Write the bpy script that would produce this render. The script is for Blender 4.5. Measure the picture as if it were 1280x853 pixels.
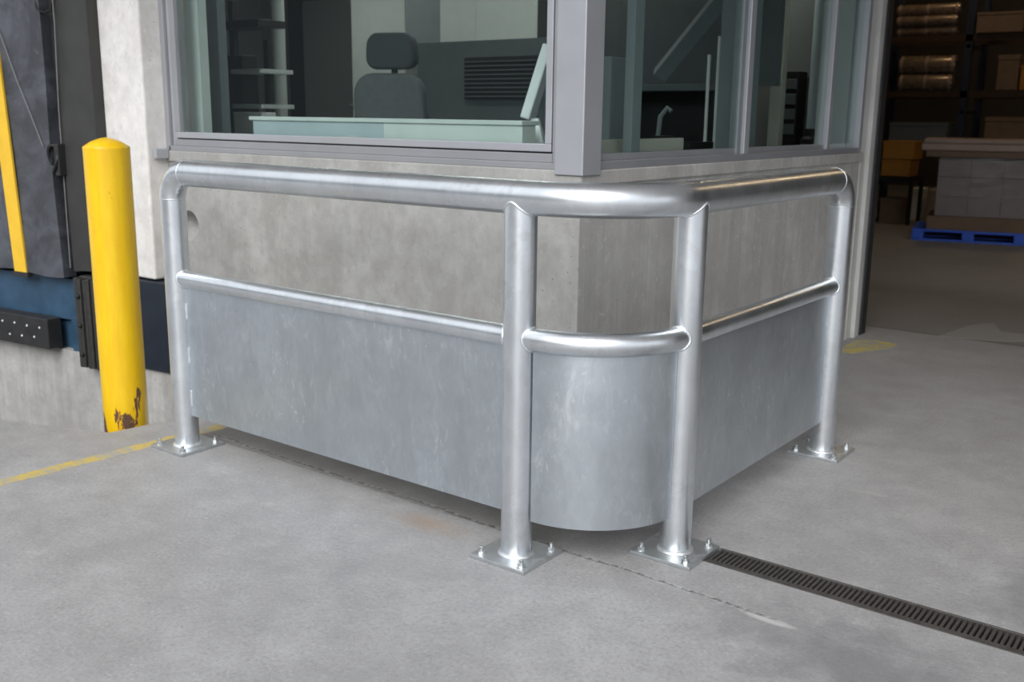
import bpy, bmesh, math, random
from mathutils import Vector, Matrix
random.seed(7)
R = math.radians
for o in list(bpy.data.objects): bpy.data.objects.remove(o)
SC = bpy.context.scene
COL = SC.collection

# ------------------------------------------------------------------ camera
cam_d = bpy.data.cameras.new('camera'); cam = bpy.data.objects.new('camera', cam_d); COL.objects.link(cam)
F, YAW, PIT, ROLL = 1269.9, -0.6485, 0.2197, 0.0120
fw = Vector((math.sin(YAW)*math.cos(PIT), math.cos(YAW)*math.cos(PIT), -math.sin(PIT)))
rt = Vector((math.cos(YAW), -math.sin(YAW), 0)); up = rt.cross(fw)
r2 = math.cos(ROLL)*rt + math.sin(ROLL)*up; u2 = -math.sin(ROLL)*rt + math.cos(ROLL)*up
cam.matrix_world = Matrix(((r2.x, u2.x, -fw.x, 1.565), (r2.y, u2.y, -fw.y, -2.660), (r2.z, u2.z, -fw.z, 1.512), (0, 0, 0, 1)))
cam_d.sensor_width = 36; cam_d.lens = 36*F/1280; cam_d.clip_start = .05; cam_d.clip_end = 200
cam_d.dof.use_dof = True; cam_d.dof.focus_distance = 3.3; cam_d.dof.aperture_fstop = 4.0
SC.camera = cam

# ------------------------------------------------------------------ sky: even overcast, brighter towards the zenith
w = bpy.data.worlds.new('overcast_sky'); SC.world = w; w.use_nodes = True
nt = w.node_tree; nt.nodes.clear()
wo = nt.nodes.new('ShaderNodeOutputWorld'); bg = nt.nodes.new('ShaderNodeBackground')
tc = nt.nodes.new('ShaderNodeTexCoord'); sx = nt.nodes.new('ShaderNodeSeparateXYZ'); rp = nt.nodes.new('ShaderNodeValToRGB')
nt.links.new(tc.outputs['Generated'], sx.inputs[0]); nt.links.new(sx.outputs['Z'], rp.inputs[0]); nt.links.new(rp.outputs[0], bg.inputs[0])
rp.color_ramp.elements[0].position = 0.0; rp.color_ramp.elements[0].color = (.77, .805, .85, 1)
rp.color_ramp.elements[1].position = 1.0; rp.color_ramp.elements[1].color = (.91, .945, 1.0, 1)
bg.inputs[1].default_value = .85
nt.links.new(bg.outputs[0], wo.inputs[0])
sun_d = bpy.data.lights.new('hazy_sun', 'SUN'); sun_d.energy = 2.1; sun_d.angle = R(42); sun_d.color = (1, .985, .96)
sun = bpy.data.objects.new('hazy_sun', sun_d); COL.objects.link(sun)
sun.rotation_euler = Vector((-.34, .86, -.66)).to_track_quat('-Z', 'Y').to_euler()
vs = SC.view_settings; vs.view_transform = 'Standard'; vs.look = 'None'; vs.gamma = 1; vs.use_curve_mapping = False
vs.exposure = 0.47

# ------------------------------------------------------------------ mesh helpers
class MB:
    def __init__(s): s.v = []; s.f = []
    def add(s, vs, fs, M=None):
        n = len(s.v)
        s.v += [tuple(M @ Vector(v)) if M else tuple(v) for v in vs]
        s.f += [tuple(i+n for i in f) for f in fs]; return s
    def box(s, x0, x1, y0, y1, z0, z1, M=None):
        return s.add([(x0,y0,z0),(x1,y0,z0),(x1,y1,z0),(x0,y1,z0),(x0,y0,z1),(x1,y0,z1),(x1,y1,z1),(x0,y1,z1)],
                     [(3,2,1,0),(4,5,6,7),(0,1,5,4),(1,2,6,5),(2,3,7,6),(3,0,4,7)], M)
    def tube(s, pts, r, n=24, caps=True, closed=False):
        pts = [Vector(p) for p in pts]; N = len(pts); vs = []; ref = None
        for i, p in enumerate(pts):
            if closed: t = pts[(i+1) % N]-pts[i-1]
            else: t = pts[min(i+1, N-1)]-pts[max(i-1, 0)]
            t.normalize()
            if ref is None:
                ref = Vector((0,0,1)) if abs(t.z) < .9 else Vector((0,1,0))
            a = (ref-t*ref.dot(t)).normalized(); ref = a; b = t.cross(a)
            rr = r[i] if isinstance(r, (list, tuple)) else r
            vs += [p+rr*(math.cos(2*math.pi*k/n)*a+math.sin(2*math.pi*k/n)*b) for k in range(n)]
        fs = []
        for i in range(N if closed else N-1):
            j = (i+1) % N
            for k in range(n):
                l = (k+1) % n; fs.append((i*n+k, i*n+l, j*n+l, j*n+k))
        if caps and not closed:
            fs.append(tuple(range(n))[::-1]); fs.append(tuple((N-1)*n+k for k in range(n)))
        return s.add(vs, fs)
    def lathe(s, prof, c=(0,0,0), n=32, M=None):
        vs = []; fs = []; m = len(prof)
        for r_, z in prof:
            vs += [(c[0]+r_*math.cos(2*math.pi*k/n), c[1]+r_*math.sin(2*math.pi*k/n), c[2]+z) for k in range(n)]
        for i in range(m-1):
            for k in range(n):
                l = (k+1) % n; fs.append((i*n+k, i*n+l, (i+1)*n+l, (i+1)*n+k))
        fs.append(tuple(range(n))[::-1]); fs.append(tuple((m-1)*n+k for k in range(n)))
        return s.add(vs, fs, M)
    def prism(s, poly, z0, z1, M=None):
        n = len(poly)
        return s.add([(x,y,z0) for x, y in poly]+[(x,y,z1) for x, y in poly],
                     [tuple(range(n))[::-1], tuple(range(n, 2*n))]+[(i, (i+1) % n, n+(i+1) % n, n+i) for i in range(n)], M)
    def build(s, name, mat, parent=None, smooth=None, bevel=0, seg=2, loc=None, rz=0):
        me = bpy.data.meshes.new(name); me.from_pydata(s.v, [], s.f); me.update()
        if bevel:
            bm = bmesh.new(); bm.from_mesh(me)
            es = [e for e in bm.edges if len(e.link_faces) == 2 and e.calc_face_angle() > .6]
            bmesh.ops.bevel(bm, geom=es, offset=bevel, segments=seg, affect='EDGES', profile=.5, clamp_overlap=True)
            bm.to_mesh(me); bm.free()
        if smooth is None and bevel >= .02: smooth = 40
        if smooth:
            me.polygons.foreach_set('use_smooth', [True]*len(me.polygons)); me.set_sharp_from_angle(angle=R(smooth))
        me.materials.append(mat)
        o = bpy.data.objects.new(name, me); COL.objects.link(o)
        if parent: o.parent = parent
        if loc: o.location = loc
        o.rotation_euler.z = rz
        return o
def B(*a, M=None): return MB().box(*a, M=M)
def tag(o, label=None, cat=None, group=None, kind=None):
    if label: o['label'] = label
    if cat: o['category'] = cat
    if group: o['group'] = group
    if kind: o['kind'] = kind
    return o
def thing(name, label, cat, loc=(0,0,0), rz=0, group=None, kind=None):
    o = bpy.data.objects.new(name, None); COL.objects.link(o); o.location = loc; o.rotation_euler.z = rz; o.empty_display_size = .1
    return tag(o, label, cat, group, kind)
def struct(name, mb, mat, label, parent=None, **k):
    o = mb.build(name, mat, parent, **k)
    if not parent: tag(o, label, None, None, 'structure')
    return o
def dup(o, parent=None, loc=None, rz=None):
    c = o.copy(); COL.objects.link(c); c.parent = parent
    if loc is not None: c.location = loc
    if rz is not None: c.rotation_euler.z = rz
    for ch in o.children: dup(ch, c)
    return c

# ------------------------------------------------------------------ material helpers
class NM:
    def __init__(s, name):
        s.m = bpy.data.materials.new(name); s.m.use_nodes = True; s.t = s.m.node_tree; s.n = s.t.nodes
        s.b = s.n['Principled BSDF']; s.out = s.n['Material Output']
        s.pos = None
    def node(s, ty, **k):
        n = s.n.new(ty)
        for a, v in k.items(): setattr(n, a, v)
        return n
    def link(s, a, b): s.t.links.new(a, b)
    def P(s):
        if not s.pos: s.pos = s.node('ShaderNodeTexCoord').outputs['Object']
        return s.pos
    def W(s): return s.node('ShaderNodeNewGeometry').outputs['Position']
    def map(s, scale=(1,1,1), loc=(0,0,0), src=None):
        m = s.node('ShaderNodeMapping'); m.inputs['Scale'].default_value = scale; m.inputs['Location'].default_value = loc
        s.link(src or s.P(), m.inputs[0]); return m.outputs[0]
    def noise(s, scale, detail=4, rough=.55, vec=None, dist=0):
        n = s.node('ShaderNodeTexNoise'); n.inputs['Scale'].default_value = scale; n.inputs['Detail'].default_value = detail
        n.inputs['Roughness'].default_value = rough; n.inputs['Distortion'].default_value = dist
        s.link(vec or s.P(), n.inputs['Vector']); return n.outputs['Fac']
    def voro(s, scale, vec=None, feat='F1', out='Distance'):
        n = s.node('ShaderNodeTexVoronoi', feature=feat); n.inputs['Scale'].default_value = scale
        s.link(vec or s.P(), n.inputs['Vector']); return n.outputs[out]
    def ramp(s, fac, *st):
        n = s.node('ShaderNodeValToRGB'); cr = n.color_ramp
        while len(cr.elements) < len(st): cr.elements.new(.5)
        for e, (p_, c) in zip(cr.elements, st):
            e.position = p_; e.color = (c, c, c, 1) if isinstance(c, (int, float)) else (*c, 1)
        s.link(fac, n.inputs[0]); return n.outputs[0]
    def mix(s, fac, a, b, mode='MIX'):
        n = s.node('ShaderNodeMix', data_type='RGBA', blend_type=mode)
        for i, v in ((0, fac), (6, a), (7, b)):
            if isinstance(v, (int, float)): n.inputs[i].default_value = v if i == 0 else (v, v, v, 1)
            elif isinstance(v, tuple): n.inputs[i].default_value = (*v, 1)
            else: s.link(v, n.inputs[i])
        return n.outputs[2]
    def math(s, op, a, b=None, clamp=False):
        n = s.node('ShaderNodeMath', operation=op, use_clamp=clamp)
        for i, v in ((0, a), (1, b)):
            if v is None: continue
            if isinstance(v, (int, float)): n.inputs[i].default_value = v
            else: s.link(v, n.inputs[i])
        return n.outputs[0]
    def sep(s, src=None):
        n = s.node('ShaderNodeSeparateXYZ'); s.link(src or s.P(), n.inputs[0]); return n.outputs
    def bump(s, h, strength=.2, dist=.01):
        n = s.node('ShaderNodeBump'); n.inputs['Strength'].default_value = strength; n.inputs['Distance'].default_value = dist
        s.link(h, n.inputs['Height']); s.link(n.outputs[0], s.b.inputs['Normal'])
    def set(s, col=None, rough=None, metal=None, **k):
        for nm, v in (('Base Color', col), ('Roughness', rough), ('Metallic', metal)):
            if v is None: continue
            if isinstance(v, tuple): s.b.inputs[nm].default_value = (*v, 1)
            elif isinstance(v, (int, float)): s.b.inputs[nm].default_value = v
            else: s.link(v, s.b.inputs[nm])
        return s.m
def plain(name, col, rough=.5, metal=0, var=.12, scale=12, bump=0):
    n = NM(name); f = n.noise(scale, 5, .6)
    c = n.mix(n.ramp(f, (.3, 0), (.7, 1)), tuple(x*(1-var) for x in col), tuple(min(1, x*(1+var)) for x in col))
    n.set(c, n.ramp(f, (.2, max(.02, rough-.07)), (.8, min(1, rough+.07))), metal)
    if bump: n.bump(n.noise(scale*8, 3), bump, .004)
    return n.m

# galvanised steel, pipe
def galv(name, base, spangle, rough, panel=False):
    n = NM(name)
    v = n.voro(38, n.map((1, 1, .55)), out='Color'); vv = n.sep(v)[0]
    big = n.noise(3.2, 5, .6)
    mot = n.noise(16, 6, .65, n.map((1, 1, .45)), .6)
    c = n.mix(n.ramp(big, (.35, 0), (.68, 1)), tuple(x*.9 for x in base), tuple(min(1, x*1.07) for x in base))
    c = n.mix(n.math('MULTIPLY', vv, .22), c, tuple(x*.72 for x in base))
    bl = n.ramp(mot, (.56, 0), (.68, 1))
    c = n.mix(n.math('MULTIPLY', bl, spangle), c, (.86, .90, .93))
    if not panel:
        pt_ = n.ramp(n.noise(6.5, 6, .72, None, .4), (.55, 0), (.68, .42))
        c = n.mix(pt_, c, (.47, .46, .45))
        c = n.mix(n.ramp(n.noise(40, 5, .75, n.map((1, 1, .6))), (.60, 0), (.70, .35)), c, (.88, .91, .94))
    if panel:
        cl_ = n.ramp(n.noise(3.4, 4, .6), (.42, .12), (.62, 1))
        st = n.math('MULTIPLY', n.ramp(n.noise(46, 6, .75, n.map((1, 1, .5)), .8), (.56, 0), (.66, 1)), cl_)
        c = n.mix(n.math('MULTIPLY', st, .55), c, (.95, .98, 1.0))
        s2_ = n.math('MULTIPLY', n.ramp(n.noise(17, 6, .7, n.map((1, 1, .3)), .8), (.58, 0), (.68, 1)), cl_)
        c = n.mix(n.math('MULTIPLY', s2_, .5), c, (.90, .94, .97))
        c = n.mix(n.ramp(n.noise(7, 5, .7, n.map((1, 1, .4))), (.32, .5), (.48, 0)), c, tuple(x*.78 for x in base))
    n.set(c, n.ramp(n.noise(9, 3, .5), (.3, rough-.03), (.7, rough+.05)), .95 if not panel else .9)
    return n.m
M_pipe = galv('galvanised_pipe', (.77, .805, .84), .26, .315)
M_panel = galv('galvanised_sheet', (.57, .618, .66), .15, .32, True)
M_plate = galv('galvanised_plate', (.60, .63, .65), .5, .45)
M_weld = plain('zinc_weld', (.80, .83, .86), .32, .85, .1, 60, .3)
M_bolt = plain('zinc_bolt', (.55, .57, .58), .35, .9, .2, 60)

def concrete(name, a, b, streak=.4, boards=False, rough=.75):
    n = NM(name)
    f = n.noise(1.7, 6, .62); g = n.noise(9, 6, .65); h = n.noise(60, 4, .7)
    c = n.mix(n.ramp(f, (.32, 0), (.68, 1)), a, b)
    c = n.mix(n.ramp(g, (.35, .45), (.62, 0)), c, tuple(x*.62 for x in a))
    st = n.noise(5, 5, .6, n.map((3.2, 3.2, .22)))
    c = n.mix(n.math('MULTIPLY', n.ramp(st, (.42, 1), (.58, 0)), streak), c, tuple(x*.62 for x in a))
    c = n.mix(n.math('MULTIPLY', n.ramp(st, (.56, 0), (.72, 1)), streak*.7), c, tuple(min(1, x*1.3) for x in b))
    if boards:
        y = n.sep()[1]
        wn = n.node('ShaderNodeTexWhiteNoise', noise_dimensions='1D')
        n.link(n.math('FLOOR', n.math('MULTIPLY', y, 6.5)), wn.inputs['W'])
        c = n.mix(n.math('MULTIPLY', wn.outputs['Value'], .55), c, tuple(x*.6 for x in a))
        fine = n.noise(6, 5, .7, n.map((9, 9, .12)))
        c = n.mix(n.math('MULTIPLY', n.ramp(fine, (.35, 1), (.55, 0)), .28), c, tuple(x*.6 for x in a))
    c = n.mix(n.ramp(n.noise(3.1, 7, .72, n.map((1, 1, .7), (3, 7, 1))), (.36, .55), (.52, 0)), c, tuple(x*y for x, y in zip(a, (.74, .72, .69))))
    c = n.mix(n.ramp(n.noise(24, 6, .75), (.58, 0), (.70, .35)), c, tuple(min(1, x*1.35) for x in b))
    c = n.mix(n.ramp(n.noise(26, 6, .75, n.map((1, 1, .6), (5, 2, 8))), (.32, .40), (.45, 0)), c, tuple(x*.62 for x in a))
    pit = n.ramp(n.voro(26), (.06, 1), (.11, 0))
    pm = n.math('MULTIPLY', pit, n.ramp(n.noise(4), (.5, 0), (.6, 1)))
    c = n.mix(n.math('MULTIPLY', pm, .8), c, tuple(x*.25 for x in a))
    n.set(c, rough)
    n.bump(n.math('ADD', n.math('SUBTRACT', g, pm), n.math('MULTIPLY', h, .35)), .25, .006)
    return n.m
M_conc = concrete('booth_concrete', (.36, .358, .35), (.44, .438, .43), .10)
M_concR = concrete('board_marked_concrete', (.50, .492, .48), (.62, .612, .60), .26, True)
M_pil = concrete('pale_concrete', (.74, .72, .70), (.80, .78, .765), .04, False, .8)
M_dockc = concrete('dock_concrete', (.38, .375, .365), (.50, .495, .485), .28)

def floor_mat():
    n = NM('concrete_floor'); P = n.W()
    s = n.sep(P); x, y = s[0], s[1]
    f = n.noise(.9, 6, .62, P); g = n.noise(6, 7, .68, P); sp = n.noise(75, 5, .85, P); s2 = n.noise(38, 6, .75, P)
    c = n.mix(n.ramp(f, (.32, 0), (.66, 1)), (.308, .304, .306), (.378, .374, .377))
    c = n.mix(n.ramp(g, (.34, .40), (.56, 0)), c, (.215, .215, .222))
    c = n.mix(n.ramp(g, (.58, 0), (.74, .45)), c, (.47, .47, .475))
    c = n.mix(n.ramp(sp, (.30, .75), (.47, 0)), c, (.15, .147, .146))
    c = n.mix(n.ramp(sp, (.55, 0), (.68, .55)), c, (.56, .55, .545))
    c = n.mix(n.ramp(s2, (.34, .26), (.46, 0)), c, (.20, .195, .195))
    c = n.mix(n.ramp(n.noise(2.2, 7, .7, P, .5), (.36, .28), (.54, 0)), c, (.24, .235, .235))
    # trowelled-over pale smears
    sm = n.ramp(n.noise(2.3, 5, .7, n.map((1, 2.6, 1), (4, 1, 0), P), 1.2), (.62, 0), (.72, .20))
    c = n.mix(sm, c, (.50, .50, .50))
    def spot(cx, cy, rx, ry, soft=.5, wob=.5):
        dx = n.math('DIVIDE', n.math('SUBTRACT', x, cx), rx); dy = n.math('DIVIDE', n.math('SUBTRACT', y, cy), ry)
        d = n.math('SQRT', n.math('ADD', n.math('MULTIPLY', dx, dx), n.math('MULTIPLY', dy, dy)))
        d = n.math('ADD', d, n.math('MULTIPLY', n.math('SUBTRACT', g, .5), wob*3))
        return n.ramp(d, (1-soft, 1), (1.0, 0)) if soft < 1 else n.ramp(d, (0, 1), (1, 0))
    # damp and oily patches, rust bloom
    c = n.mix(n.math('MULTIPLY', spot(.80, .02, .50, .30, .8), .62), c, (.15, .152, .165))
    c = n.mix(n.math('MULTIPLY', spot(1.14, .80, .26, .34, .8), .55), c, (.15, .155, .168))
    c = n.mix(n.math('MULTIPLY', spot(.48, .11, .10, .022, .5, .3), .6), c, (.58, .58, .57))
    c = n.mix(n.math('MULTIPLY', spot(-.84, .02, .22, .09, .95, .3), .55), c, (.33, .235, .16))
    # guard's shade painted into the narrow slab strip between crack and booth wall
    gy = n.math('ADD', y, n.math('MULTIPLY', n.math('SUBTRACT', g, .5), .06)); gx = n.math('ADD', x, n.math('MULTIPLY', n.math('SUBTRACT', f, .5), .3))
    shade_m = n.math('MULTIPLY', n.math('MULTIPLY', n.math('GREATER_THAN', gy, .135), n.math('LESS_THAN', y, .9)), n.math('MULTIPLY', n.math('GREATER_THAN', gx, -2.44), n.ramp(n.math('ADD', gx, 1), (.62, 1), (.86, 0))))
    c = n.mix(n.math('MULTIPLY', shade_m, n.ramp(g, (.3, .62), (.7, .40))), c, (.135, .128, .122))
    # floor indoors coloured darker and browner for the lack of light; door threshold strip
    ind_shade = n.ramp(n.math('ADD', n.math('MULTIPLY', y, .1), n.math('MULTIPLY', g, .01)), (.488, 0), (.492, 1))
    c = n.mix(ind_shade, c, n.mix(.55, c, (.14, .122, .105)))
    tl = n.ramp(n.math('ABSOLUTE', n.math('SUBTRACT', y, n.math('ADD', 4.86, n.math('MULTIPLY', g, .05)))), (.01, .6), (.03, 0))
    c = n.mix(tl, c, (.10, .10, .10))
    # long crack running under the guard
    wob = n.math('ADD', n.math('MULTIPLY', n.math('SUBTRACT', n.noise(3, 3, .5, P), .5), .05), n.math('MULTIPLY', n.math('SUBTRACT', s2, .5), .035))
    d = n.math('ABSOLUTE', n.math('SUBTRACT', n.math('ADD', y, wob), n.math('SUBTRACT', .135, n.math('MULTIPLY', x, .02))))
    lim = n.math('MULTIPLY', n.ramp(n.math('MULTIPLY', n.math('ADD', x, 3), .25), (.14, 0), (.17, 1), (.86, 1), (.89, 0)), 1)
    ck = n.math('MULTIPLY', n.ramp(d, (.003, 1), (.0075, 0)), lim)
    ckb = n.math('MULTIPLY', n.math('MULTIPLY', n.ramp(d, (.006, 1), (.02, 0)), lim), n.ramp(s2, (.5, 0), (.6, 1)))
    c = n.mix(n.math('MULTIPLY', ckb, .6), c, (.52, .51, .49))
    c = n.mix(n.math('MULTIPLY', ck, n.ramp(s2, (.4, .9), (.56, .25))), c, (.06, .06, .06))
    rg = n.ramp(g, (.3, .50), (.7, .68))
    n.set(c, rg); n.b.inputs['Specular IOR Level'].default_value = .4
    hh = n.math('SUBTRACT', n.math('ADD', n.math('MULTIPLY', sp, .5), n.math('ADD', s2, g)), n.math('MULTIPLY', ck, 3))
    n.bump(hh, .16, .004)
    return n.m
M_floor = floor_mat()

def bollard_mat():
    n = NM('chipped_yellow_paint'); z = n.sep()[2]
    nz = n.noise(11, 6, .6, n.map((1, 1, .28)), .3); sc = n.noise(7, 5, .7, n.map((3, 3, .5)))
    y1 = n.mix(n.ramp(sc, (.4, 0), (.66, 1)), (.78, .47, .006), (.84, .55, .008))
    y1 = n.mix(n.ramp(n.noise(5, 6, .75, n.map((1, 1, .6))), (.60, 0), (.75, .45)), y1, (.52, .38, .10))
    rust = n.mix(n.noise(30, 5), (.05, .028, .018), (.17, .085, .05))
    # chips only low down, where trucks and machines have knocked the paint off
    low = n.ramp(z, (.78, .16), (.98, 0))
    k = n.math('ADD', nz, low)
    m = n.ramp(k, (.72, 0), (.73, 1))
    halo = n.ramp(k, (.695, 0), (.72, .6))
    c = n.mix(halo, y1, (.62, .28, .01)); c = n.mix(m, c, rust)
    n.set(c, n.mix(m, .34, .8)); n.bump(n.math('SUBTRACT', n.math('MULTIPLY', sc, .2), m), .3, .004)
    return n.m
M_boll = bollard_mat()

def paint_line(name, col, wear):
    n = NM(name); P = n.W()
    g = n.noise(9, 6, .7, P); f = n.noise(120, 3, .7, P)
    m = n.ramp(n.math('ADD', n.math('MULTIPLY', g, .8), n.math('MULTIPLY', f, .35)), (wear, 0), (wear+.14, 1))
    n.set(n.mix(m, (.33, .33, .32), col), .6); n.bump(f, .12, .003); return n.m
M_line = paint_line('worn_yellow_floor_paint', (.58, .43, .09), .52)
M_line2 = paint_line('faded_yellow_floor_paint', (.56, .45, .12), .50)
M_patch = paint_line('pale_floor_repair', (.30, .29, .28), .3)

M_alu = plain('anodised_aluminium', (.34, .345, .37), .42, .35, .04, 4)
M_alud = plain('aluminium_shadow_gap', (.05, .05, .055), .5, 0, .1)
M_alul = plain('light_aluminium', (.45, .465, .50), .38, .4, .04, 4)
M_jamb = plain('door_jamb_steel', (.58, .58, .565), .5, .1, .08, 5)
M_black = plain('black_rubber', (.022, .022, .023), .55, 0, .25, 14, .25)
M_bump = plain('laminated_rubber', (.030, .029, .028), .6, 0, .35, 30, .35)
M_blue = plain('dock_blue_paint', (.028, .070, .125), .45, 0, .22, 6)
M_blued = plain('dock_navy_paint', (.012, .018, .030), .5, 0, .22, 6)
def curtain_mat():
    n = NM('dusty_black_vinyl'); P = n.P()
    g = n.noise(3, 6, .7, P, .6); h = n.noise(22, 5, .7, P)
    c = n.mix(n.ramp(g, (.42, 0), (.75, 1)), (.040, .043, .052), (.115, .125, .15))
    c = n.mix(n.ramp(h, (.62, 0), (.74, .35)), c, (.25, .26, .29))
    n.set(c, n.ramp(g, (.3, .42), (.7, .6))); n.bump(n.noise(2.5, 3, .5, P), .5, .05); return n.m
M_curt = curtain_mat()
M_curtd = plain('dark_side_vinyl', (.035, .035, .034), .55, 0, .2, 5, .15)
M_ystripe = plain('yellow_guide_stripe', (.80, .49, .03), .45, 0, .08, 8)
M_wire = plain('grey_seam_cord', (.16, .16, .16), .5)
M_white = plain('white_plastic', (.70, .73, .73), .4, 0, .04)
M_dgrey = plain('charcoal_fabric', (.045, .048, .052), .8, 0, .15, 40, .2)
M_chairm = plain('grey_upholstery', (.10, .105, .11), .8, 0, .12, 40, .2)
M_pgrey = plain('pale_office_panel', (.58, .62, .60), .55, 0, .04)
M_mgrey = plain('mid_grey_panel', (.20, .225, .24), .55, 0, .06)
M_slate = plain('slate_partition', (.085, .10, .105), .5, 0, .08)
M_drk = plain('near_black_metal', (.012, .012, .013), .45, .2, .2)
M_office = plain('office_wall_paint', (.16, .165, .16), .7, 0, .06, 3)
M_beige = plain('beige_board', (.52, .50, .44), .55, 0, .06)
M_teal = plain('pale_blue_tube_and_reflection', (.40, .46, .49), .4, 0, .06, 5)
M_green = plain('pale_green_reflection', (.56, .60, .58), .4, 0, .06, 5)
M_card = plain('brown_cardboard', (.15, .10, .065), .75, 0, .14, 8)
M_cardg = plain('grey_wrapped_carton', (.17, .14, .132), .55, 0, .12, 5)
M_cardp = plain('pinkish_sheet_board', (.25, .18, .145), .5, 0, .14, 6)
M_orange = plain('orange_crate', (.34, .15, .015), .55, 0, .12, 6)
M_pallet = plain('blue_plastic', (.02, .10, .60), .4, 0, .15, 8)
M_rack = plain('navy_rack_steel', (.02, .025, .045), .5, .2, .2)
M_beam = plain('rack_beam_orange', (.035, .017, .006), .5, 0, .2)
M_roll = plain('foil_wrapped_roll', (.20, .15, .11), .28, .35, .25, 9)
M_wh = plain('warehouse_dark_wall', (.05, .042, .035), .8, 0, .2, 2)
M_iron = plain('cast_iron', (.085, .079, .076), .55, .4, .3, 30, .3)
M_pitd = plain('drain_pit', (.02, .02, .02), .9)
def glass_mat(name, tint, refl):
    n = NM(name); n.n.remove(n.b)
    t = n.node('ShaderNodeBsdfTransparent'); t.inputs[0].default_value = (*tint, 1)
    g = n.node('ShaderNodeBsdfGlossy'); g.inputs['Roughness'].default_value = .01; g.inputs[0].default_value = (.95, .98, .98, 1)
    fr = n.node('ShaderNodeLayerWeight'); fr.inputs[0].default_value = .5      # Schlick: even on both faces of the sheet
    m = n.node('ShaderNodeMixShader'); n.link(n.math('ADD', n.math('MULTIPLY', n.math('POWER', fr.outputs['Facing'], 5), .9), refl, True), m.inputs[0])
    n.link(t.outputs[0], m.inputs[1]); n.link(g.outputs[0], m.inputs[2]); n.link(m.outputs[0], n.out.inputs[0]); return n.m
M_glass = glass_mat('tinted_glass', (.90, .945, .935), .05)
def film_mat():
    n = NM('stretch_film'); n.n.remove(n.b)
    t = n.node('ShaderNodeBsdfTransparent'); g = n.node('ShaderNodeBsdfGlossy'); g.inputs['Roughness'].default_value = .18
    m = n.node('ShaderNodeMixShader'); n.link(n.ramp(n.noise(5, 4, .6, n.map((1, 1, 5))), (.4, .0), (.7, .03)), m.inputs[0])
    n.link(t.outputs[0], m.inputs[1]); n.link(g.outputs[0], m.inputs[2]); n.link(m.outputs[0], n.out.inputs[0]); return n.m
M_film = film_mat()
def lamp_mat(name, col, st):
    n = NM(name); n.set(col, .5); n.b.inputs['Emission Color'].default_value = (*col, 1); n.b.inputs['Emission Strength'].default_value = st; return n.m

# ================================================================== THE SETTING
YL, XR = .875, -.769          # faces of the booth walls
# ---- floor: yard slab with a drain slot and the edge of the truck pit at the dock
DX0, DX1, DY0, DY1 = .105, 3.2, .368, .515
m = MB()
edge = [(-2.74, .28), (-2.722, .19), (-2.748, .07), (-2.775, -.115), (-3.378, -.341), (-14, -4.15)]
top = []
def face(poly, z=0): m.add([(x, y, z) for x, y in poly], [tuple(range(len(poly)))])
face([(-14, -30), (16, -30), (16, DY0), (-2.74, DY0)]+edge)
face([(-2.74, DY0), (DX0, DY0), (DX0, DY1), (-2.74, DY1)])
face([(DX1, DY0), (16, DY0), (16, DY1), (DX1, DY1)])
face([(-2.74, DY1), (16, DY1), (16, 4.3), (-2.74, 4.3)])
face([(-14, 4.3), (16, 4.3), (16, 24), (-14, 24)])
e2 = [(-2.74, 1.2)]+edge
for a, b in zip(e2, e2[1:]): m.add([(*a, 0), (*b, 0), (*b, -.75), (*a, -.75)], [(0, 1, 2, 3)])
for a, b in (((DX0, DY0), (DX1, DY0)), ((DX1, DY0), (DX1, DY1)), ((DX1, DY1), (DX0, DY1)), ((DX0, DY1), (DX0, DY0))):
    m.add([(*a, 0), (*b, 0), (*b, -.1), (*a, -.1)], [(3, 2, 1, 0)])
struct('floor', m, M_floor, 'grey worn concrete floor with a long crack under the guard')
struct('floor_pit', B(-14, -2.6, -4.5, 1.2, -.80, -.75), M_floor, 'sunken concrete floor of the truck pit at the dock')

# ---- left booth wall with a conical tie hole
m = MB(); hx, hz, hr, hs = -3.455, .862, .09, .12; Z0, Z1 = -.1, 1.25; X0, X1 = -3.75, XR
n_ = 24
def sq(a):
    c, s_ = math.cos(a), math.sin(a); k = hs/max(abs(c), abs(s_)); return (hx+k*c, hz+k*s_)
angs = [2*math.pi*(k+.5)/n_+math.pi/4-math.pi/n_ for k in range(n_)]
ring = [(hx+hr*math.cos(a), YL, hz+hr*math.sin(a)) for a in angs]; inn = [(hx+hr*.45*math.cos(a), YL+.10, hz+hr*.45*math.sin(a)) for a in angs]
sqr = [(sq(a)[0], YL, sq(a)[1]) for a in angs]
vs_ = sqr+ring+inn; fs_ = []
for k in range(n_):
    l = (k+1) % n_; fs_ += [(k, l, n_+l, n_+k), (n_+k, n_+l, 2*n_+l, 2*n_+k)]
fs_.append(tuple(2*n_+k for k in range(n_)))
m.add(vs_, fs_)
for (xa, xb, za, zb) in ((X0, hx-hs, Z0, Z1), (hx+hs, X1, Z0, Z1), (hx-hs, hx+hs, Z0, hz-hs), (hx-hs, hx+hs, hz+hs, Z1)):
    m.add([(xa, YL, za), (xb, YL, za), (xb, YL, zb), (xa, YL, zb)], [(0, 1, 2, 3)])
m.add([(X0, YL, Z1), (X1, YL, Z1), (X1-.16, YL+.16, Z1), (X0, YL+.16, Z1)], [(0, 1, 2, 3)])
m.add([(X0, YL+.16, Z0), (X1-.16, YL+.16, Z0), (X1-.16, YL+.16, Z1), (X0, YL+.16, Z1)], [(3, 2, 1, 0)])
struct('wall_left', m, M_conc, 'smooth grey concrete wall under the long window with a round tie hole')
struct('wall_right', MB().prism([(XR, YL), (XR, 4.30), (XR-.16, 4.30), (XR-.16, YL+.16)], -.1, 1.25), M_concR, 'board marked concrete wall under the side windows')
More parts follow.
